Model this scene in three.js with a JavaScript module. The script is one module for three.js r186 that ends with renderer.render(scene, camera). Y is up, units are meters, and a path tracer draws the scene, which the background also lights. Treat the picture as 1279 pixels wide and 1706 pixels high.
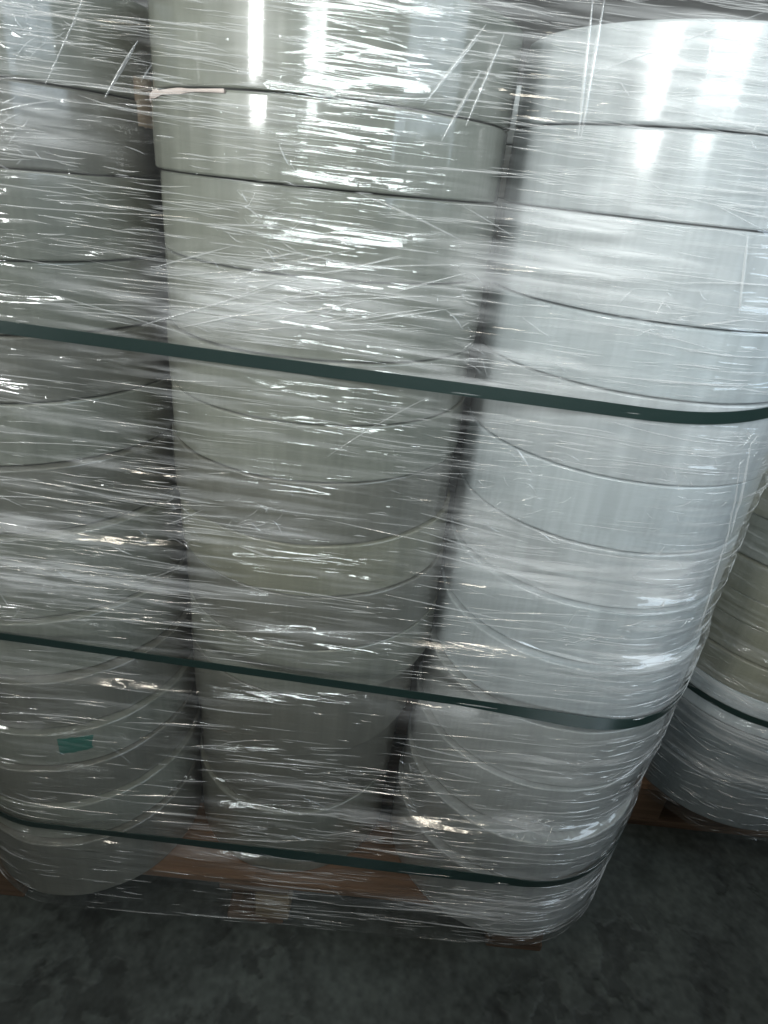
import * as THREE from 'three';
import { mergeGeometries } from 'three/addons/utils/BufferGeometryUtils.js';
import { RoundedBoxGeometry } from 'three/addons/geometries/RoundedBoxGeometry.js';
import { RectAreaLightUniformsLib } from 'three/addons/lights/RectAreaLightUniformsLib.js';

// ------------------------------------------------------------------ camera, light, exposure
const scene = new THREE.Scene();
scene.background = new THREE.Color(0x000000);
const EYE = 1.19;
const camera = new THREE.PerspectiveCamera(2 * Math.atan(853 / 1055) * 180 / Math.PI, 768 / 1024, 0.05, 60);
camera.position.set(0, EYE, 0);
camera.rotation.order = 'YXZ';
camera.rotation.set(-27.7 * Math.PI / 180, 0, 6.0 * Math.PI / 180);
const renderer = new THREE.WebGLRenderer({ antialias: true });
renderer.setSize(768, 1024);
renderer.toneMapping = THREE.LinearToneMapping;
renderer.toneMappingExposure = 1.02;
renderer.shadowMap.enabled = true;
RectAreaLightUniformsLib.init();
// daylight openings of the hall: [centre, size, facing (rotation y), colour, radiance]
const WINDOWS = [
  { at: [2.6, 2.25, 0.9], size: [2.6, 2.1], turn: -Math.PI / 2, color: 0xcfe4f6, power: 4.2, bars: [2, 1], label: 'wide bright window in the side wall of the hall' },
  { at: [-0.8, 2.25, 3.6], size: [1.5, 2.0], turn: Math.PI, color: 0xe8f2f2, power: 27, bars: [3, 2], label: 'tall bright window in the wall facing the stacked rolls' },
  { at: [-4.2, 2.25, 3.6], size: [1.9, 2.0], turn: Math.PI, color: 0xf4f8f6, power: 52, bars: [1, 1], label: 'single-pane bright window near the hall corner away from the pallets' },
];
const LAMPS = [[-1.6, 1.2], [0.7, 1.5]];      // ceiling tube lamps, x and z
const LAMP_POWER = 24;

// ------------------------------------------------------------------ helpers
function rng(seed) { let a = seed >>> 0; return () => { a = (a + 0x6D2B79F5) | 0; let t = Math.imul(a ^ (a >>> 15), 1 | a); t = (t + Math.imul(t ^ (t >>> 7), 61 | t)) ^ t; return ((t ^ (t >>> 14)) >>> 0) / 4294967296; }; }
const lerp = (a, b, t) => a + (b - a) * t, clamp = (x, a = 0, b = 1) => Math.min(b, Math.max(a, x));
const smooth = (a, b, x) => { const t = clamp((x - a) / (b - a)); return t * t * (3 - 2 * t); };
function hash2(x, y, s) { let h = Math.imul(x, 374761393) ^ Math.imul(y, 668265263) ^ Math.imul(s, 974634777); h = Math.imul(h ^ (h >>> 13), 1274126177); return ((h ^ (h >>> 16)) >>> 0) / 4294967296; }
function noise(x, y, s = 0) {
  const xi = Math.floor(x), yi = Math.floor(y), fx = x - xi, fy = y - yi;
  const u = fx * fx * (3 - 2 * fx), v = fy * fy * (3 - 2 * fy);
  return lerp(lerp(hash2(xi, yi, s), hash2(xi + 1, yi, s), u), lerp(hash2(xi, yi + 1, s), hash2(xi + 1, yi + 1, s), u), v);
}
const fbm = (x, y, s, o = 4) => { let a = 0, w = .5, t = 0; for (let k = 0; k < o; k++) { a += w * noise(x, y, s + k); t += w; w *= .5; x *= 2.03; y *= 2.03; } return a / t; };
const gauss = r => (r() + r() + r() + r() - 2) * 1.0;
const used = {};
function numbered(n) { used[n] = (used[n] ?? -1) + 1; return used[n] ? `${n}_${String(used[n]).padStart(3, '0')}` : n; }
function mesh(name, geo, mat, parent) { const m = new THREE.Mesh(geo, mat); m.name = name; m.castShadow = m.receiveShadow = true; parent.add(m); return m; }
function group(name, label, category, grp) { const g = new THREE.Group(); g.name = numbered(name); g.userData = { label, category }; if (grp) g.userData.group = grp; scene.add(g); return g; }
function structure(name, geo, mat) { const m = mesh(numbered(name), geo, mat, scene); m.userData = { kind: 'structure', label: name.replace(/_/g, ' ') }; return m; }
function dataTex(w, h, fn, srgb, repeat) {       // fn(x, y) -> [r, g, b] 0..1
  const d = new Uint8Array(w * h * 4);
  for (let y = 0; y < h; y++) for (let x = 0; x < w; x++) { const c = fn(x, y), o = (y * w + x) * 4; d[o] = clamp(c[0]) * 255; d[o + 1] = clamp(c[1]) * 255; d[o + 2] = clamp(c[2]) * 255; d[o + 3] = 255; }
  const t = new THREE.DataTexture(d, w, h); t.magFilter = t.minFilter = THREE.LinearFilter; t.wrapS = t.wrapT = repeat || THREE.RepeatWrapping;
  if (srgb) t.colorSpace = THREE.SRGBColorSpace; t.needsUpdate = true; return t;
}
const box = (w, h, d, r = 0.003) => new RoundedBoxGeometry(w, h, d, 1, Math.min(r, w / 3, h / 3, d / 3));

// ------------------------------------------------------------------ hall: floor, walls, ceiling
const TILE = 1024, per = (f, x, y, s, p) => { // noise that repeats with period p cells
  const g = (i, j) => hash2(((i % p) + p) % p, ((j % p) + p) % p, s), xi = Math.floor(x), yi = Math.floor(y), fx = x - xi, fy = y - yi, u = fx * fx * (3 - 2 * fx), v = fy * fy * (3 - 2 * fy);
  return lerp(lerp(g(xi, yi), g(xi + 1, yi), u), lerp(g(xi, yi + 1), g(xi + 1, yi + 1), u), v);
};
const pf = (x, y, s, p, o) => { let a = 0, w = .5, t = 0; for (let k = 0; k < o; k++) { a += w * per(0, x * p, y * p, s + k, p); t += w; w *= .55; p *= 2; } return a / t; };
const floorTone = (x, y) => {
  const a = x / TILE, b = y / TILE;
  let v = .62 + .55 * (pf(a, b, 1, 4, 5) - .5) + .42 * (pf(a, b, 9, 24, 4) - .5) + .5 * (pf(a, b, 15, 150, 2) - .5);
  const scr = Math.abs(pf(a, b * 3, 71, 6, 4) - .5); v += .16 * smooth(.012, .002, scr) * smooth(.5, .7, pf(a, b, 77, 9, 3));
  const pit = pf(a, b, 21, 46, 4), patch = pf(a, b, 33, 7, 3);
  const dark = smooth(.50, .66, pit) * smooth(.48, .62, patch);
  const dust = smooth(.58, .75, pf(a, b, 41, 7, 5));
  return { v, dark, dust };
};
const floorMap = dataTex(TILE, TILE, (x, y) => { const { v, dark, dust } = floorTone(x, y); const k = v * (1 - .42 * dark) + .14 * dust; return [k * .93, k * .98, k * .95]; }, false);
const floorRough = dataTex(512, 512, (x, y) => { const k = pf(x / 512, y / 512, 51, 10, 4); return [0, .62 + .5 * (k - .5), 0]; });
const floorBump = dataTex(TILE, TILE, (x, y) => { const { dark } = floorTone(x, y); const k = .5 + .5 * (pf(x / TILE, y / TILE, 61, 90, 3) - .5) - .35 * dark; return [k, k, k]; });
const floorMat = new THREE.MeshPhysicalMaterial({ color: new THREE.Color().setRGB(.105, .115, .108), map: floorMap, roughnessMap: floorRough, roughness: 1, bumpMap: floorBump, bumpScale: .003 });
{
  const g = new THREE.PlaneGeometry(8.6, 8.8, 1, 1); g.rotateX(-Math.PI / 2);
  const uv = g.attributes.uv, p = g.attributes.position; for (let i = 0; i < uv.count; i++) uv.setXY(i, (p.getX(i) + 3) / 1.7, (p.getZ(i) + 3.37) / 1.7);
  g.translate(-0.8, 0, -0.8); structure('floor', g, floorMat);
  const wm = new THREE.MeshStandardMaterial({ color: new THREE.Color().setRGB(.10, .10, .098), roughness: .9, bumpMap: floorBump, bumpScale: .002 });
  const wall = (w, h, d, x, y, z) => { const b = new THREE.BoxGeometry(w, h, d); b.translate(x, y, z); return b; };
  const H = 4.6;
  structure('wall', wall(7.8, H, .2, -1.2, H / 2, -5.3), wm);
  structure('wall', wall(7.8, H, .2, -1.2, H / 2, 3.72), wm);
  structure('wall', wall(.2, H, 8.8, -5.12, H / 2, -.8), wm);
  structure('wall', wall(.2, H, 8.8, 2.72, H / 2, -.8), wm);
  structure('ceiling', wall(8.8, .2, 9.2, -.8, H + .1, -.8), wm);
}
const frameMat = new THREE.MeshStandardMaterial({ color: 0x6b6e70, roughness: .5 });
for (const w of WINDOWS) {
  const g = group('hall_window', w.label, 'window'); g.position.set(...w.at); g.rotation.y = w.turn;
  const [W, H] = w.size, glow = new THREE.MeshStandardMaterial({ color: 0xffffff, emissive: new THREE.Color(w.color), emissiveIntensity: 1.2, roughness: .3 });
  const [nx, ny] = w.bars;
  for (let i = 0; i < nx; i++) for (let j = 0; j < ny; j++) {
    const p = new THREE.PlaneGeometry(W / nx - .05, H / ny - .05); p.translate((i + .5) * W / nx - W / 2, (j + .5) * H / ny - H / 2, .0);
    mesh('pane', p, glow, g);
    const l = new THREE.RectAreaLight(w.color, w.power, W / nx - .06, H / ny - .06);
    l.name = 'window_light'; l.position.set((i + .5) * W / nx - W / 2, (j + .5) * H / ny - H / 2, .02); l.rotation.y = Math.PI; g.add(l);
  }
  for (let i = 0; i <= nx; i++) { const b = box(.05, H + .05, .06); b.translate(i * W / nx - W / 2, 0, .01); mesh('frame', b, frameMat, g); }
  for (let j = 0; j <= ny; j++) { const b = box(W - .05, .05, .05); b.translate(0, j * H / ny - H / 2, .01); mesh('frame', b, frameMat, g); }
}
LAMPS.forEach(([x, z], i) => {
  const g = group('ceiling_lamp', i ? 'ceiling tube lamp closer to the wide side window' : 'ceiling tube lamp on the side away from the wide side window', 'lamp');
  g.position.set(x, 3.9, z);
  const hb = box(.16, .06, 1.5, .01); hb.translate(0, .05, 0); mesh('housing', hb, frameMat, g);
  const d = box(.12, .03, 1.44, .01); mesh('tube', d, new THREE.MeshStandardMaterial({ color: 0xffffff, emissive: 0xfff4e0, emissiveIntensity: 6 }), g);
  const l = new THREE.RectAreaLight(0xfff4e0, LAMP_POWER, .12, 1.44); l.name = 'tube_light'; l.position.y = -.03; l.rotation.x = -Math.PI / 2; g.add(l);
  for (const s of [-.6, .6]) { const r = new THREE.CylinderGeometry(.006, .006, .63, 6); r.translate(0, .385, s); mesh('hanger', r, frameMat, g); }
});

// ------------------------------------------------------------------ wooden pallets
const woodTex = dataTex(512, 256, (x, y) => {
  const a = x / 512, b = y / 256;
  const warp = fbm(a * 3, b * 4, 3, 3) * 1.4, ring = .5 + .5 * Math.sin((b * 9 + warp * 2.2 + a * .6) * 6.283), grain = fbm(a * 6, b * 150, 7, 3), dirt = smooth(.5, .75, fbm(a * 9, b * 8, 12, 4));
  const v = .62 + .16 * ring + .4 * (grain - .5) - .28 * dirt;
  return [v, v * .78, v * .56];
}, false);
const woodMat = [[.25, .175, .13], [.16, .125, .105], [.25, .19, .15], [.34, .32, .26]].map(c => new THREE.MeshStandardMaterial({ color: new THREE.Color().setRGB(...c), map: woodTex, bumpMap: woodTex, bumpScale: .0012, roughness: .85 }));
function board(w, h, d, seed) {                    // slightly worn board with its grain along the long side
  const g = box(w, h, d, .004), p = g.attributes.position, uv = g.attributes.uv, n = g.attributes.normal;
  for (let i = 0; i < p.count; i++) {
    const X = p.getX(i), Y = p.getY(i), Z = p.getZ(i), long = w >= d ? X : Z, side = w >= d ? Z : X;
    uv.setXY(i, long * .8 + seed * .37, (Math.abs(n.getY(i)) > .5 ? side : Y) * 3.1 + seed * .61);
  }
  return g;
}
function pallet(x0, x1, f0, f1, label, across) {           // f = distance in front of the camera plane
  const p = group('wooden_pallet', label, 'pallet'), cx = (x0 + x1) / 2, cf = (f0 + f1) / 2; p.position.set(cx, 0, -cf);
  const W = x1 - x0, D = f1 - f0; let k = 0; const r = rng(Math.round(x0 * 100) + 900);
  const put = (name, g, m, x, y, z) => { const o = mesh(name, g, m, p); o.position.set(x, y, z); return o; };
  for (let i = 0; i < 5; i++) put('deck_board', board(W, .02, .135, k++), woodMat[i == 0 ? 0 : (r() * 3) | 0], (r() - .5) * .006, .13, D / 2 - .0675 - i * (D - .135) / 4);
  for (let i = 0; i < 3; i++) put('cross_board', board(.12, .02, D - .006, k++), woodMat[1], (i - 1) * (W / 2 - .065), .11 - .0003, 0);
  for (let i = 0; i < 3; i++) for (let j = 0; j < 3; j++) put('block', board(i == 1 ? .06 : .09, .08, .095, k++), woodMat[(i == 1) ? 3 : 1], (i - 1) * (W / 2 - .065) + (i == 1 ? .03 : 0), .0596, (j - 1) * (D / 2 - .055));
  for (let i = 0; i < 3; i++) across ? put('skid_board', board(W, .019, .1, k++), woodMat[1], 0, .0096, (i - 1) * (D / 2 - .057)) : put('skid_board', board(.1, .019, D - .02, k++), woodMat[1], (i - 1) * (W / 2 - .065), .0096, 0);
  return p;
}
pallet(-.68, .375, .64, 1.5, 'wooden block pallet carrying the three wrapped stacks with straps');
pallet(.55, 1.40, .925, 1.66, 'wooden block pallet beside the bigger wrapped load, under the second load', true);

// ------------------------------------------------------------------ film rolls
const bandTex = dataTex(1024, 64, (x, y) => {
  const a = x / 1024, b = y / 64;
  const v = .86 + .16 * (per(0, a * 40, 0, 5, 40) - .5) + .12 * (per(0, a * 170, b * 2, 6, 170) - .5) + .10 * (per(0, a * 12, b * 3, 8, 12) - .5);
  return [v, v, v];
}, false);
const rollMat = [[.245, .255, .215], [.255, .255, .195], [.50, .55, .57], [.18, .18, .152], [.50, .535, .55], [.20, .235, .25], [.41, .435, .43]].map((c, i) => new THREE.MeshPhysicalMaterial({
  color: new THREE.Color().setRGB(...c), map: bandTex, roughness: .42, ior: 1.5, clearcoat: 1, clearcoatRoughness: .1 + .015 * i }));  // paler and darker roll colours partly stand in for light falling across the stacks
const coreMat = new THREE.MeshStandardMaterial({ color: new THREE.Color().setRGB(.42, .30, .19), roughness: .9 });
function windingGeo(r, h, seed) {
  const R = rng(seed), S = 288, wav = [];
  for (let k = 2; k < 44; k += 1 + ((R() * 3) | 0)) wav.push([k, (.6 + R()) * .0085 * r / k * (k < 5 ? .5 : 1), R() * 6.283]);
  const e = .0028, ri = .04, prof = [[ri, 0], [r - .02, 0], [r - e, 0], [r - e * .3, e * .3], [r, e], [r + .0004, h * .5], [r, h - e], [r - e * .3, h - e * .3], [r - e, h], [r - .02, h], [ri, h]];
  const pos = [], uv = [], idx = [], n = prof.length;
  for (let i = 0; i <= S; i++) {
    const th = i / S * Math.PI * 2; let d = 0; for (const [k, a, f] of wav) d += a * Math.cos(k * th + f);
    for (let j = 0; j < n; j++) { const rr = prof[j][0] + (j > 1 && j < n - 2 ? d : 0); pos.push(Math.cos(th) * rr, prof[j][1], Math.sin(th) * rr); uv.push(i / S * 2, prof[j][1] * 4 + seed * .13); }
  }
  for (let i = 0; i < S; i++) for (let j = 0; j < n - 1; j++) { const a = i * n + j, b = a + n; idx.push(a, a + 1, b, b, a + 1, b + 1); }
  const g = new THREE.BufferGeometry(); g.setAttribute('position', new THREE.Float32BufferAttribute(pos, 3)); g.setAttribute('uv', new THREE.Float32BufferAttribute(uv, 2)); g.setIndex(idx); g.computeVertexNormals();
  return g;
}
// stacks: heights of the seams from the deck up, then [x, forward, radius] of each roll (the last one holds on upwards)
const STACKS = {
  corner: { y: [.14, .274, .361, .453, .562, .659, .744, .825, .915, 1.012, 1.087, 1.178, 1.254, 1.333], c: [[.262, .781, .19], [.27, .795, .192], [.278, .81, .194], [.286, .822, .196], [.293, .834, .197], [.299, .845, .198], [.303, .855, .199]], where: 'in the corner stack next to the second pallet', seed: 11, tint: [6, 6, 6, 6, 2, 2, 4, 2, 4, 2, 4, 4, 4, 4] },  // tint: stronger light on this stack is partly put into paler colours
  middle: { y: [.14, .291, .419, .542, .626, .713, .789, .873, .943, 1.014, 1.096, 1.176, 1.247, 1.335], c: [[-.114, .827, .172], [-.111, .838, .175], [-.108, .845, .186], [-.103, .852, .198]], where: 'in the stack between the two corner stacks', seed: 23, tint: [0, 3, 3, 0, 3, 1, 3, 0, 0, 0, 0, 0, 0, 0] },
  outer: { y: [.14, .266, .337, .406, .468, .553, .642, .763, .849, .925, 1.001, 1.078, 1.164, 1.24, 1.33], c: [[-.452, .754, .173], [-.459, .766, .178], [-.466, .778, .182], [-.473, .79, .185], [-.480, .802, .188], [-.488, .815, .191], [-.496, .83, .194], [-.503, .844, .197], [-.508, .855, .198]], where: 'in the corner stack away from the second pallet', seed: 37, tint: [3, 0, 3, 0, 3, 0, 0, 3, 0, 3, 0, 0, 3, 0] },  // tint: weaker light on this and the middle stack partly put into darker colours
  second: { y: [.14, .242, .31, .368, .445, .51, .575, .626, .689, .764, .84, .915, .99], c: [[.771, 1.036, .2], [.775, 1.036, .199]], where: 'on the second pallet, stack nearer the big load', seed: 53, tint: [5, 5, 5, 2, 1, 1, 1, 1, 0, 1, 0, 1] },  // tint: shade on the lowest rolls is put into a darker blue-grey
};
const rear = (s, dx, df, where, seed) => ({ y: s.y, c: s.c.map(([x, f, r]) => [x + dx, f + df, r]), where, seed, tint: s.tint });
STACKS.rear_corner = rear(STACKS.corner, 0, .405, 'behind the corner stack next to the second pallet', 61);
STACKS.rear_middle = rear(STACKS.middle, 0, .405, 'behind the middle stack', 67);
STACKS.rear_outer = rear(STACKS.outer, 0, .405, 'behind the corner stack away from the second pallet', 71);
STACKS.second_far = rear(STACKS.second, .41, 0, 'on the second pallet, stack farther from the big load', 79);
const ORD = ['lowest', 'second', 'third', 'fourth', 'fifth', 'sixth', 'seventh', 'eighth', 'ninth', 'tenth', 'eleventh', 'twelfth', 'thirteenth', 'fourteenth'];
const coreGeo = new THREE.CylinderGeometry(.04, .04, 1, 24, 1, true), coreIn = new THREE.CylinderGeometry(.035, .035, 1, 24, 1, true);
const core = mergeGeometries([coreGeo, coreIn]);
const rolls = {};
for (const [key, s] of Object.entries(STACKS)) {
  const R = rng(s.seed); rolls[key] = [];
  for (let i = 0; i + 1 < s.y.length; i++) {
    const c = s.c[Math.min(i, s.c.length - 1)], jit = i ? .0035 : 0;
    const o = { x: c[0] + gauss(R) * jit, f: c[1] + gauss(R) * jit, r: c[2] - R() * .002, y0: s.y[i], y1: s.y[i + 1] };
    rolls[key].push(o);
    const g = group('film_roll', `roll of clear film, ${ORD[i]}${i ? ' up' : ''} ${s.where}`, 'film roll', 'rolls of clear film stacked on the pallets');
    g.position.set(o.x, o.y0 + (i ? .0006 : .0003), -o.f); g.rotation.y = R() * 6.28; o.group = g;
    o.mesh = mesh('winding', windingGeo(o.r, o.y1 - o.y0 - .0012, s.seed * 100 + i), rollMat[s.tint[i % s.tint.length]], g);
    const k = mesh('core', core, coreMat, g); k.scale.y = o.y1 - o.y0 - .002; k.position.y = (o.y1 - o.y0) / 2;
  }
}

// unseen rolls added round the camera to block daylight from lower and outer rolls
const blockerGeo = [windingGeo(.31, 1.38, 7001), windingGeo(.31, 2.3, 7002)];
[[-1.95, .5, 0, 'at the aisle end, farther from the corner stack'], [-2.05, -.16, 0, 'at the aisle end, beside the corner stack'],
  [-1.43, 1.2, 0, 'across the aisle, beside the very tall one'], [-2.08, 1.2, 0, 'across the aisle, at its end nearest the single-pane window'], [-.74, 1.2, 1, 'across the aisle, straight across from the corner stack'],
  [-.1, 1.24, 0, 'across the aisle, straight across from the middle stack'], [.54, 1.2, 0, 'across the aisle, second from the wide side window'], [1.18, 1.22, 0, 'across the aisle, nearest the wide side window'],
  [1.8, .0, 0, 'under the wide side window, closest to the second pallet'], [1.82, .66, 0, 'under the wide side window, farther from the second pallet']].forEach(([x, z, tall, where], i) => {
  const g = group('blocker_roll', `${tall ? 'very tall' : 'tall'} added light-blocking film roll ${where}`, 'film roll', 'added light-blocking rolls across the aisle'); g.position.set(x, .0005, z); g.rotation.y = i * 1.3;
  mesh('winding', blockerGeo[tall], rollMat[[3, 0, 3, 2][i % 4]], g); const k = mesh('core', core, coreMat, g); k.scale.y = tall ? 2.28 : 1.36; k.position.y = k.scale.y / 2 + .005;
});

// ------------------------------------------------------------------ the skin round a load: convex hull of its rolls at every height
function makeSkin(keys, yLow, yHigh, x0, f0) {
  const all = keys.flatMap(k => rolls[k]), N = 150, levels = [];
  const tops = Object.fromEntries(keys.map(k => [k, rolls[k][rolls[k].length - 1].y1]));
  for (let i = 0; i <= N; i++) {
    const y = lerp(yLow, yHigh, i / N), pts = [];
    for (const k of keys) {
      const top = tops[k], yy = clamp(y, .16, top - .01), shrink = Math.max(0, y - top) * 1.1 + Math.max(0, .135 - y) * .25;
      for (const o of rolls[k]) if (o.y1 > yy - .02 && o.y0 < yy + .02) for (let a = 0; a < 90; a++) { const t = a / 90 * 6.28319; pts.push([o.x + Math.cos(t) * (o.r - shrink), o.f + Math.sin(t) * (o.r - shrink)]); }
    }
    pts.sort((a, b) => a[0] - b[0] || a[1] - b[1]);
    const cr = (o, a, b) => (a[0] - o[0]) * (b[1] - o[1]) - (a[1] - o[1]) * (b[0] - o[0]);
    const half = list => { const h = []; for (const p of list) { while (h.length > 1 && cr(h[h.length - 2], h[h.length - 1], p) <= 0) h.pop(); h.push(p); } return h; };
    const lo = half(pts), up = half(pts.slice().reverse()); lo.pop(); up.pop();
    const poly = [...lo, ...up]; const cum = [0];
    for (let q = 1; q <= poly.length; q++) { const a = poly[q - 1], b = poly[q % poly.length]; cum.push(cum[q - 1] + Math.hypot(b[0] - a[0], b[1] - a[1])); }
    let s0 = 0; for (let q = 0; q < lo.length; q++) { const a = poly[q], b = poly[(q + 1) % poly.length]; if (a[0] <= x0 && b[0] > x0) { s0 = lerp(cum[q], cum[q + 1], (x0 - a[0]) / (b[0] - a[0])); break; } }
    levels.push({ poly, cum, s0, P: cum[poly.length] });
  }
  const P = Math.min(...levels.map(l => l.P));
  const at1 = (l, s) => {
    let t = ((s + l.s0) % l.P + l.P) % l.P, a = 0, b = l.poly.length; while (b - a > 1) { const m = (a + b) >> 1; if (l.cum[m] <= t) a = m; else b = m; }
    const p = l.poly[a], q = l.poly[(a + 1) % l.poly.length], k = (t - l.cum[a]) / Math.max(1e-9, l.cum[a + 1] - l.cum[a]);
    return [lerp(p[0], q[0], k), lerp(p[1], q[1], k)];
  };
  const raw = (s, y) => { const t = clamp((y - yLow) / (yHigh - yLow)) * N, i = Math.min(N - 1, Math.floor(t)), a = at1(levels[i], s), b = at1(levels[i + 1], s); return [lerp(a[0], b[0], t - i), lerp(a[1], b[1], t - i)]; };
  const point = (s, y, off = 0) => {              // world point, pushed outwards by off
    const p = raw(s, y); if (!off) return new THREE.Vector3(p[0], y, -p[1]);
    const a = raw(s - .006, y), b = raw(s + .006, y); let nx = b[1] - a[1], nf = -(b[0] - a[0]); const l = Math.hypot(nx, nf) || 1;
    return new THREE.Vector3(p[0] + nx / l * off, y, -(p[1] + nf / l * off));
  };
  // s where the skin has a given x on its front side
  const sOfX = (x, y) => { let a = -.9, b = .75; for (let k = 0; k < 30; k++) { const m = (a + b) / 2; if (raw(m, y)[0] < x) a = m; else b = m; } return (a + b) / 2; };
  // photo pixel -> s and y on the front of the skin
  const ofPixel = (px, py) => {
    const d = new THREE.Vector3((px - 639.5) / 1055, -(py - 853) / 1055, -1).applyEuler(camera.rotation); let f = f0, s = 0, y = 0;
    for (let k = 0; k < 12; k++) { const t = f / -d.z, x = d.x * t; y = EYE + d.y * t; s = sOfX(x, clamp(y, yLow, yHigh)); f = raw(s, clamp(y, yLow, yHigh))[1]; }
    return [s, y];
  };
  const pressed = (s, y) => { let k = 1; for (const c of sk.straps) k = Math.min(k, smooth(.010, .03, Math.abs(y - c(s)))); return k; };
  const sk = { point, raw, P, sOfX, ofPixel, yLow, yHigh, pressed, straps: [] }; return sk;
}
const skin = makeSkin(['corner', 'middle', 'outer', 'rear_corner', 'rear_middle', 'rear_outer'], .116, 1.42, -.1, .65);
const skin2 = makeSkin(['second', 'second_far'], .11, 1.03, .9, .84);

// ------------------------------------------------------------------ packing straps
const strapBump = dataTex(256, 64, (x, y) => { const v = .5 + .5 * Math.sin((x * 5 + y * 12) / 256 * 6.283 * 4) * Math.sin((x * 5 - y * 12) / 256 * 6.283 * 4); return [v, v, v]; });
const strapMat = new THREE.MeshPhysicalMaterial({ color: new THREE.Color().setRGB(.012, .028, .025), roughness: .32, clearcoat: .5, clearcoatRoughness: .2, bumpMap: strapBump, bumpScale: .0002 });
function strap(sk, yOf, width, label, grp) {
  const n = 420, pos = [], uv = [], idx = [], th = .0011, base = .0042;
  for (let i = 0; i <= n; i++) {
    const s = -sk.P / 2 + sk.P * i / n, y = yOf(s), w = width / 2;
    const tw = Math.sin(s * 7) * .0004;
    const q = [[-w, base + tw], [w, base - tw], [w, base + th - tw], [-w, base + th + tw]].map(([dy, o]) => sk.point(s, y + dy, o + .0006));
    for (const [j, k] of [[0, 1], [1, 2], [2, 3], [3, 0]]) { pos.push(...q[j].toArray(), ...q[k].toArray()); uv.push(s * 20, 0, s * 20, 1); }
  }
  for (let i = 0; i < n; i++) for (let j = 0; j < 4; j++) { const a = i * 8 + j * 2, b = a + 8; idx.push(a, a + 1, b, b, a + 1, b + 1); }
  const g = new THREE.BufferGeometry(); g.setAttribute('position', new THREE.Float32BufferAttribute(pos, 3)); g.setAttribute('uv', new THREE.Float32BufferAttribute(uv, 2)); g.setIndex(idx); g.computeVertexNormals();
  const m = mesh(numbered('packing_strap'), g, strapMat, scene); m.userData = { label, category: 'strap', group: grp }; return m;
}
const straight = pts => { const n = pts.length, mx = pts.reduce((a, p) => a + p[0], 0) / n, my = pts.reduce((a, p) => a + p[1], 0) / n, k = pts.reduce((a, p) => a + (p[0] - mx) * (p[1] - my), 0) / pts.reduce((a, p) => a + (p[0] - mx) ** 2, 0); return s => my + k * (clamp(s, -.7, .7) - mx); };
const fromPx = (sk, list) => list.map(([x, y]) => sk.ofPixel(x, y)).sort((a, b) => a[0] - b[0]);
const STRAP_Y = [
  straight(fromPx(skin, [[5, 541], [300, 584], [640, 630], [900, 665], [1100, 688]])),
  straight(fromPx(skin, [[5, 1052], [300, 1100], [640, 1150], [850, 1178], [980, 1193]])),
  straight(fromPx(skin, [[5, 1347], [100, 1374], [300, 1400], [480, 1420], [650, 1440], [830, 1460]])),
];
{ const flat = STRAP_Y[0]; STRAP_Y[0] = s => flat(s) + .022 * smooth(.36, .62, s); }
strap(skin, STRAP_Y[0], .0135, 'dark green packing strap round the big load near the top', 'straps round the big load');
strap(skin, STRAP_Y[1], .0118, 'dark green packing strap round the middle height of the big load', 'straps round the big load');
strap(skin, STRAP_Y[2], .0115, 'dark green packing strap round the lowest rolls of the big load', 'straps round the big load');
const STRAP2_Y = [() => .405];
strap(skin2, STRAP2_Y[0], .013, 'dark green packing strap round the second load', 'straps round the second load');

skin.straps = STRAP_Y; skin2.straps = STRAP2_Y;

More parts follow.
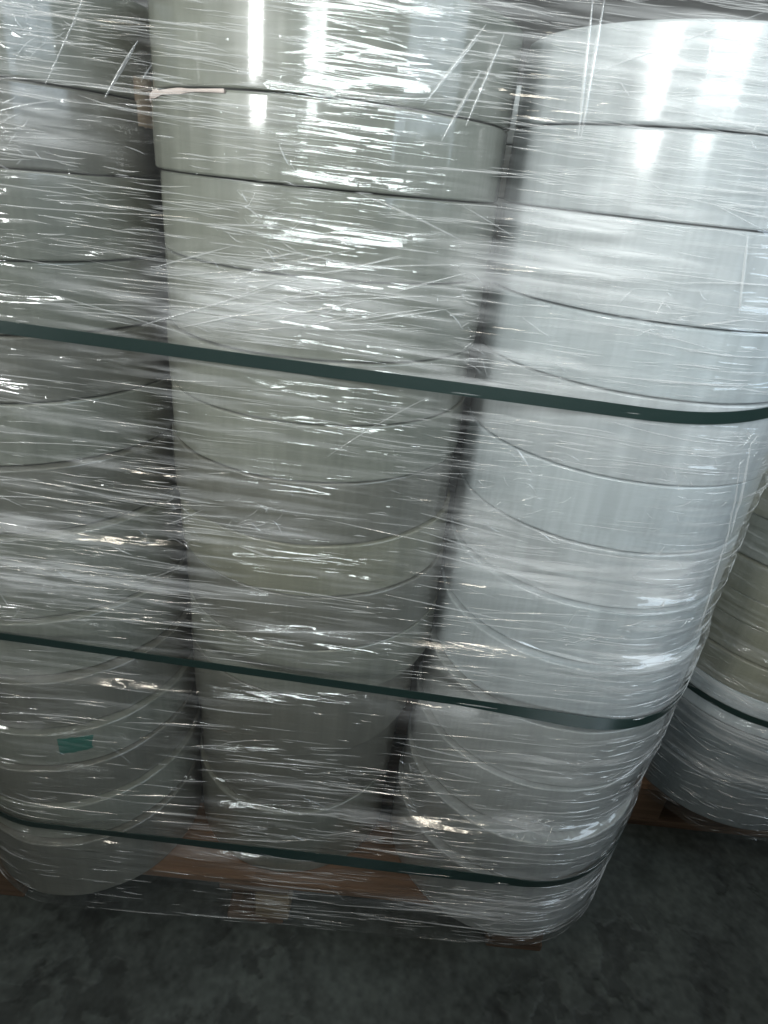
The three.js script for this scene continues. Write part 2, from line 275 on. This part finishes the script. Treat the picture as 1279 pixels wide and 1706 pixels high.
// ------------------------------------------------------------------ stretch wrap
const U0 = -.80, U1 = 1.10;                       // the span of s with fine detail
function wrapMaps(seed, sk, patches) {
  const W = 2048, H = 2048, h = new Float32Array(W * H), R = rng(seed), [yl, yh] = [sk.yLow, sk.yHigh];
  const mmx = (U1 - U0) / W, mmy = (yh - yl) / H;
  const stroke = (s, y, len, ang, wid, amp) => {
    const n = Math.ceil(len / mmx), bow = gauss(R) * .03, x0 = (s - U0) / mmx, y0 = (y - yl) / mmy, sg = wid / mmy;
    for (let i = 0; i < n; i++) {
      const t = i / n, X = Math.round(x0 + i); if (X < 0 || X >= W) continue;
      const Y = y0 + (Math.tan(ang) * (t - .5) * len + bow * len * (t - .5) * (t - .5) * 4) / mmy, a = amp * Math.sin(Math.PI * t) ** .6, r = Math.ceil(sg * 2.6);
      for (let k = -r; k <= r; k++) { const yy = Math.round(Y) + k; if (yy < 0 || yy >= H) continue; const d = (yy - Y) / sg; h[yy * W + X] += a * Math.exp(-d * d); }
    }
  };
  for (let i = 0; i < 9000; i++) {
    const s = lerp(U0, U1, R()), y = lerp(yl, yh, R());
    const d = noise(s * 5, y * 7, 3) * .7 + noise(s * 14, y * 30, 5) * .5 + smooth(.95, 1.25, y) * .25; if (R() > d * 1.1) continue;
    stroke(s, y, .02 + .16 * R() * R(), gauss(R) * .05 - .01, .0007 + .0018 * R() * R(), (.25 + .75 * R()) * (R() < .3 ? -1 : 1));
  }
  for (let y = 0; y < H; y++) for (let x = 0; x < W; x++) {
    const s = U0 + x * mmx, Y = yl + y * mmy;
    h[y * W + x] += 1.5 * (fbm(s * 7, Y * 110 + s * 4, 17, 3) - .5) + .75 * (fbm(s * 11, Y * 330 + s * 16, 29, 2) - .5) + 1.2 * (fbm(s * 26, Y * 34, 19, 3) - .5) * smooth(.42, .62, noise(s * 6, Y * 9, 23));
  }
  const f = new Float32Array(W * H * 4); for (let i = 0; i < W * H; i++) { const v = clamp(.5 + h[i] * .16, 0, 1); f[i * 4] = f[i * 4 + 1] = f[i * 4 + 2] = v; f[i * 4 + 3] = 1; }
  const bump = new THREE.DataTexture(f, W, H, THREE.RGBAFormat, THREE.FloatType); bump.magFilter = bump.minFilter = THREE.LinearFilter; bump.wrapS = bump.wrapT = THREE.MirroredRepeatWrapping; bump.needsUpdate = true;
  // how clear the film is: gathered, folded film turns milky
  const w2 = 1024, h2 = 1024;
  const clear = dataTex(w2, h2, (x, y) => {
    const s = lerp(U0, U1, x / w2), Y = lerp(yl, yh, y / h2);
    const fib = fbm(s * 9, Y * 170 + s * 9, 31, 3), fib2 = fbm(s * 16 + 2 * fbm(s * 9, Y * 20, 3, 2), Y * 150 + s * 6, 37, 4), big = fbm(s * 3.2, Y * 6, 41, 3);
    let m = .008 + .13 * smooth(.5, .8, fib) * smooth(.3, .7, big) + .06 * smooth(.52, .7, fib2) * smooth(.45, .65, big);
    for (const [ps, py, rs, ry, amt] of patches) { const dx = (s - ps) / rs, dy = (Y - py) / ry, q = dx * dx + dy * dy; if (q < 4) m += .7 * amt * Math.exp(-q * 1.3) * (.25 + 1.3 * smooth(.35, .72, fib2 * .55 + fib * .5)); }
    const c = 1 - clamp(m, 0, .8); return [c, c, c];
  }, false, THREE.MirroredRepeatWrapping);
  return { bump, clear };
}
function wrapSheet(sk, nu, nb, nv, off, amp, seed, parent, mat) {
  const ss = []; for (let i = 0; i <= nu; i++) ss.push(lerp(U0, U1, i / nu)); for (let i = 1; i <= nb; i++) ss.push(lerp(U1, U0 + sk.P, i / nb));
  const n = ss.length, pos = new Float32Array(n * (nv + 1) * 3), uv = new Float32Array(n * (nv + 1) * 2), idx = [];
  for (let j = 0; j <= nv; j++) for (let i = 0; i < n; i++) {
    let s = ss[i]; const y0 = lerp(sk.yLow, sk.yHigh, j / nv), q = i === n - 1 ? ss[0] : s;
    const edge = j === 0 ? (noise(q * 30, 3, 5) - .5) * .014 : 0;
    const ridg = 1 - Math.abs(2 * fbm(q * 4.2, y0 * 46 + q * 3, seed, 3) - 1), big = fbm(q * 7, y0 * 16, seed + 9, 3) - .5, pull = 1 - Math.abs(2 * fbm(q * 2.4, y0 * 24 - q * 2.2, seed + 20, 2) - 1);
    const d = off + amp * sk.pressed(q, y0) * (.0020 * Math.pow(ridg, 3) + .0042 * Math.max(0, big) + .0022 * Math.pow(pull, 5));
    const p = sk.point(i === n - 1 ? U0 : s, y0 + edge, d), o = (j * n + i);
    pos[o * 3] = p.x; pos[o * 3 + 1] = p.y; pos[o * 3 + 2] = p.z; uv[o * 2] = (s - U0) / (U1 - U0); uv[o * 2 + 1] = j / nv;
  }
  for (let j = 0; j < nv; j++) for (let i = 0; i < n - 1; i++) { const a = j * n + i, b = a + n; idx.push(a, a + 1, b, b, a + 1, b + 1); }
  const g = new THREE.BufferGeometry(); g.setAttribute('position', new THREE.BufferAttribute(pos, 3)); g.setAttribute('uv', new THREE.BufferAttribute(uv, 2)); g.setIndex(idx); g.computeVertexNormals();
  return mesh('film_sheet', g, mat, parent);
}
function creaseGeo(sk, list, off) {               // list of [s, y, length, angle, width, bow]
  const pos = [], idx = [];
  for (const [s, y, len, ang, wid, bow] of list) {
    const n = Math.max(4, Math.min(9, Math.round(len / .02))), b0 = pos.length / 3, ca = Math.cos(ang), sa = Math.sin(ang);
    for (let i = 0; i <= n; i++) {
      const t = i / n - .5, w = wid * (.12 + Math.pow(Math.max(0, Math.cos(t * Math.PI * .98)), .7)), cs = s + t * len * ca, cy = y + t * len * sa + bow * len * (t * t * 4 - .5);
      for (let k = 0; k < 4; k++) { const a = -1 + k * 2 / 3, lift = (1 - a * a) * w * .62; const p = sk.point(cs - sa * a * w / 2, clamp(cy + ca * a * w / 2, sk.yLow, sk.yHigh), off + lift); pos.push(p.x, p.y, p.z); }
    }
    for (let i = 0; i < n; i++) for (let k = 0; k < 3; k++) { const a = b0 + i * 4 + k, b = a + 4; idx.push(a, b, a + 1, b, b + 1, a + 1); }
  }
  const g = new THREE.BufferGeometry(); g.setAttribute('position', new THREE.Float32BufferAttribute(pos, 3)); g.setIndex(idx); g.computeVertexNormals(); return g;
}
const filmMat = (maps, o = {}) => new THREE.MeshPhysicalMaterial({ color: 0xffffff, transmission: 1, transmissionMap: maps.clear, thickness: 0, ior: 1.6, roughness: .1, bumpMap: maps.bump, bumpScale: .004, side: THREE.DoubleSide, ...o });
const creaseMat = new THREE.MeshPhysicalMaterial({ color: 0xffffff, transmission: .8, thickness: 0, ior: 1.75, roughness: .12, side: THREE.DoubleSide });
{
  const px = (x, y) => skin.ofPixel(x, y);
  const patches = [[110, 960, .16, .035, .4], [60, 870, .1, .02, .25], [880, 620, .14, .035, .3], [1010, 360, .1, .03, .25], [930, 450, .12, .05, .3], [900, 950, .12, .04, .35], [800, 870, .05, .04, .3], [1000, 1120, .15, .06, .3], [430, 500, .14, .04, .35],
    [440, 890, .08, .015, .35], [520, 480, .1, .02, .3], [780, 1180, .1, .03, .25], [1120, 960, .06, .12, .35], [900, 1270, .1, .03, .35], [800, 1510, .15, .02, .5], [860, 1370, .05, .012, .5], [780, 480, .03, .04, .15], [60, 210, .06, .04, .3], [1150, 120, .1, .04, .3]]
    .map(([x, y, a, b, c]) => [...px(x, y), a, b, c]);
  const maps = wrapMaps(5, skin, patches);
  const w = group('stretch_wrap', 'clear stretch wrap with many creases round the big strapped load', 'stretch wrap');
  wrapSheet(skin, 620, 90, 560, .0036, 1, 101, w, filmMat(maps));
  const R = rng(77), list = [];
  for (let tries = 0; list.length < 4700 && tries < 60000; tries++) {
    const s = lerp(U0, U1, R()), y = lerp(.12, 1.38, R());
    const d = .16 + .75 * smooth(.42, .7, noise(s * 6, y * 9, 211)) * smooth(.3, .6, noise(s * 3, y * 22, 223)) + .35 * smooth(1.05, 1.28, y) + .5 * smooth(1.0, 1.15, y) * smooth(-.2, -.34, s) + .16 * smooth(.15, .3, s);
    if (R() > d || (skin.pressed(s, y) < .5 && R() > .12)) continue;
    const len = .012 + .10 * R() * R() + (R() < .06 ? .12 : 0);
    list.push([s, y, len, gauss(R) * .07 - .015 + (R() < .06 && skin.pressed(s, y) > .9 ? gauss(R) * .8 : 0), .0007 + .0013 * R() * R() + (len > .1 ? .0005 : 0), gauss(R) * .03]);
  }
  for (let i = 0; i < 6000; i++) {                // dense hair-fine creases towards the top
    const s = lerp(U0, U1, R()), y = lerp(.9, 1.38, R() ** .8); if (R() > (.15 + smooth(.98, 1.2, y)) * smooth(.25, .6, noise(s * 7, y * 40, 241)) || skin.pressed(s, y) < .5) continue;
    list.push([s, y, .02 + .09 * R() * R(), gauss(R) * .05 - .02, .0005 + .0006 * R(), gauss(R) * .03]);
  }
  for (const [x, y, rx, ry] of [[880, 800, 50, 70], [1120, 960, 40, 90], [1235, 730, 20, 40], [800, 880, 30, 60], [1090, 520, 80, 40], [300, 870, 18, 60], [60, 60, 60, 60], [25, 230, 30, 60], [990, 1050, 80, 30], [850, 640, 70, 30], [780, 520, 25, 60], [980, 1270, 60, 30], [870, 1380, 40, 15], [430, 440, 60, 40], [450, 340, 40, 60], [440, 860, 60, 40], [690, 1300, 20, 60], [1150, 800, 60, 50], [1200, 140, 60, 70], [110, 960, 90, 40]])
    for (let i = 0; i < 26; i++) { const [s, yy] = px(x + gauss(R) * rx, y + gauss(R) * ry); if (skin.pressed(s, yy) > .6) list.push([s, yy, .006 + .03 * R() * R(), gauss(R) * .9, .0006 + .0012 * R() * R(), gauss(R) * .2]); }
  const line = (x0, y0, x1, y1, wid) => { const a = px(x0, y0), b = px(x1, y1), L = Math.hypot(b[0] - a[0], b[1] - a[1]); list.push([(a[0] + b[0]) / 2, (a[1] + b[1]) / 2, L, Math.atan2(b[1] - a[1], b[0] - a[0]), wid, 0]); };
  for (const l of [[705, 176, 808, 44, .003], [712, 168, 800, 60, .002], [735, 235, 800, 120, .0035], [775, 210, 838, 60, .0025], [960, 232, 984, 2, .003], [964, 236, 1003, 2, .003], [180, 165, 235, 70, .003], [1240, 390, 1225, 520, .003], [1180, 60, 1170, 140, .002],
    [240, 540, 450, 480, .002], [330, 1043, 700, 1050, .002], [640, 985, 900, 1040, .002], [540, 860, 900, 940, .0016], [700, 850, 880, 900, .002], [700, 880, 870, 935, .002], [690, 910, 920, 970, .002], [60, 480, 330, 560, .0014], [100, 515, 300, 530, .0016],
    [650, 1490, 830, 1520, .003], [660, 1500, 850, 1530, .0025], [640, 1520, 860, 1548, .002], [560, 1500, 740, 1512, .002], [240, 1345, 330, 1352, .003], [225, 1330, 340, 1337, .002], [215, 1318, 330, 1322, .002], [250, 1360, 350, 1367, .002], [760, 1420, 880, 1432, .003], [660, 1230, 800, 1262, .002], [760, 1165, 860, 1180, .002], [1242, 735, 1208, 890, .003], [1225, 760, 1196, 930, .002], [1205, 880, 1150, 1060, .0025], [860, 745, 880, 775, .003], [400, 905, 460, 925, .002], [460, 925, 560, 925, .002], [840, 1055, 900, 1082, .0035], [900, 1082, 1000, 1104, .003], [1160, 540, 1235, 530, .002]]) line(...l);
  for (let i = 0; i < 60; i++) { const x = 230 + 420 * R(), y = 430 + 120 * R(); line(x, y, x + 60 + 120 * R(), y - 25 + 35 * R() + (i % 2 ? 12 : -14), .001 + .001 * R()); }
  const c = mesh('crease', creaseGeo(skin, list, .0068), creaseMat, w); c.userData.kind = 'stuff';
}
{
  const maps = wrapMaps(9, skin2, [[0, .27, .25, .03, .5], [-.1, .36, .3, .03, .4], [-.2, .44, .25, .03, .35], [0, .2, .2, .02, .2]]);
  const w = group('stretch_wrap', 'clear stretch wrap crumpled round the lower rolls of the second load', 'stretch wrap');
  wrapSheet(skin2, 300, 30, 260, .0036, .9, 301, w, filmMat(maps));
  const R = rng(177), list = [];
  for (let i = 0; i < 700; i++) { const y = .12 + .4 * R() ** 1.1, s = lerp(-.6, .4, R()); list.push([s, y, .01 + .08 * R() * R(), gauss(R) * .25, .0007 + .0015 * R() * R(), gauss(R) * .05]); }
  mesh('crease', creaseGeo(skin2, list, .0066), creaseMat, w).userData.kind = 'stuff';
}

// ------------------------------------------------------------------ small things
function bandOn(o, x0, x1, yb, y1, off, mat, name, tilt = 0, taper = 0) {   // a strip lying on a roll's side, x0..x1 in world x on its front half
  const a0 = Math.asin(clamp((x0 - o.x) / o.r, -1, 1)), a1 = Math.asin(clamp((x1 - o.x) / o.r, -1, 1)), n = 20, pos = [], idx = [];
  for (let i = 0; i <= n; i++) { const t = i / n, a = lerp(a0, a1, t), w = .002 * (noise(t * 9, 1, 4) - .5), y0 = lerp(yb, y1, taper * t); for (const [y, r] of [[y0 + w, o.r + off], [y1 + tilt * t - w, o.r + off], [y1 + tilt * t - w, o.r + off - .002], [y0 + w, o.r + off - .002]]) pos.push(o.x + Math.sin(a) * r, y, -(o.f - Math.cos(a) * r)); }
  for (let i = 0; i < n; i++) for (let k = 0; k < 4; k++) { const a = i * 4 + k, b = i * 4 + (k + 1) % 4; idx.push(a, b, a + 4, b, b + 4, a + 4); }
  const g = new THREE.BufferGeometry(); g.setAttribute('position', new THREE.Float32BufferAttribute(pos, 3)); g.setIndex(idx); g.computeVertexNormals();
  return mesh(name, g, mat, scene);
}
const paper = new THREE.MeshStandardMaterial({ color: new THREE.Color().setRGB(.62, .53, .49), roughness: .8 });
const strip = bandOn(rolls.middle[11], -.294, -.18, 1.2375, 1.2450, .0016, paper, 'paper_strip', .001, .85);
strip.userData = { label: 'pale pink paper strip under a roll edge at the top of the stack', category: 'paper' };
const tapeMat = new THREE.MeshPhysicalMaterial({ color: new THREE.Color().setRGB(.03, .13, .10), roughness: .4 });
const tape = bandOn(rolls.outer[3], -.42, -.372, .43, .459, .0014, tapeMat, 'tape_patch', -.004);
tape.userData = { label: 'dark green tape patch on a low roll of the corner stack', category: 'tape' };
const chip = bandOn(rolls.outer[12], -.318, -.308, 1.215, 1.262, .0016, new THREE.MeshStandardMaterial({ color: new THREE.Color().setRGB(.7, .55, .40), roughness: .8 }), 'cardboard_scrap', 0);
chip.userData = { label: 'narrow tan cardboard scrap stuck upright in the gap between stacks', category: 'cardboard' };

renderer.render(scene, camera);
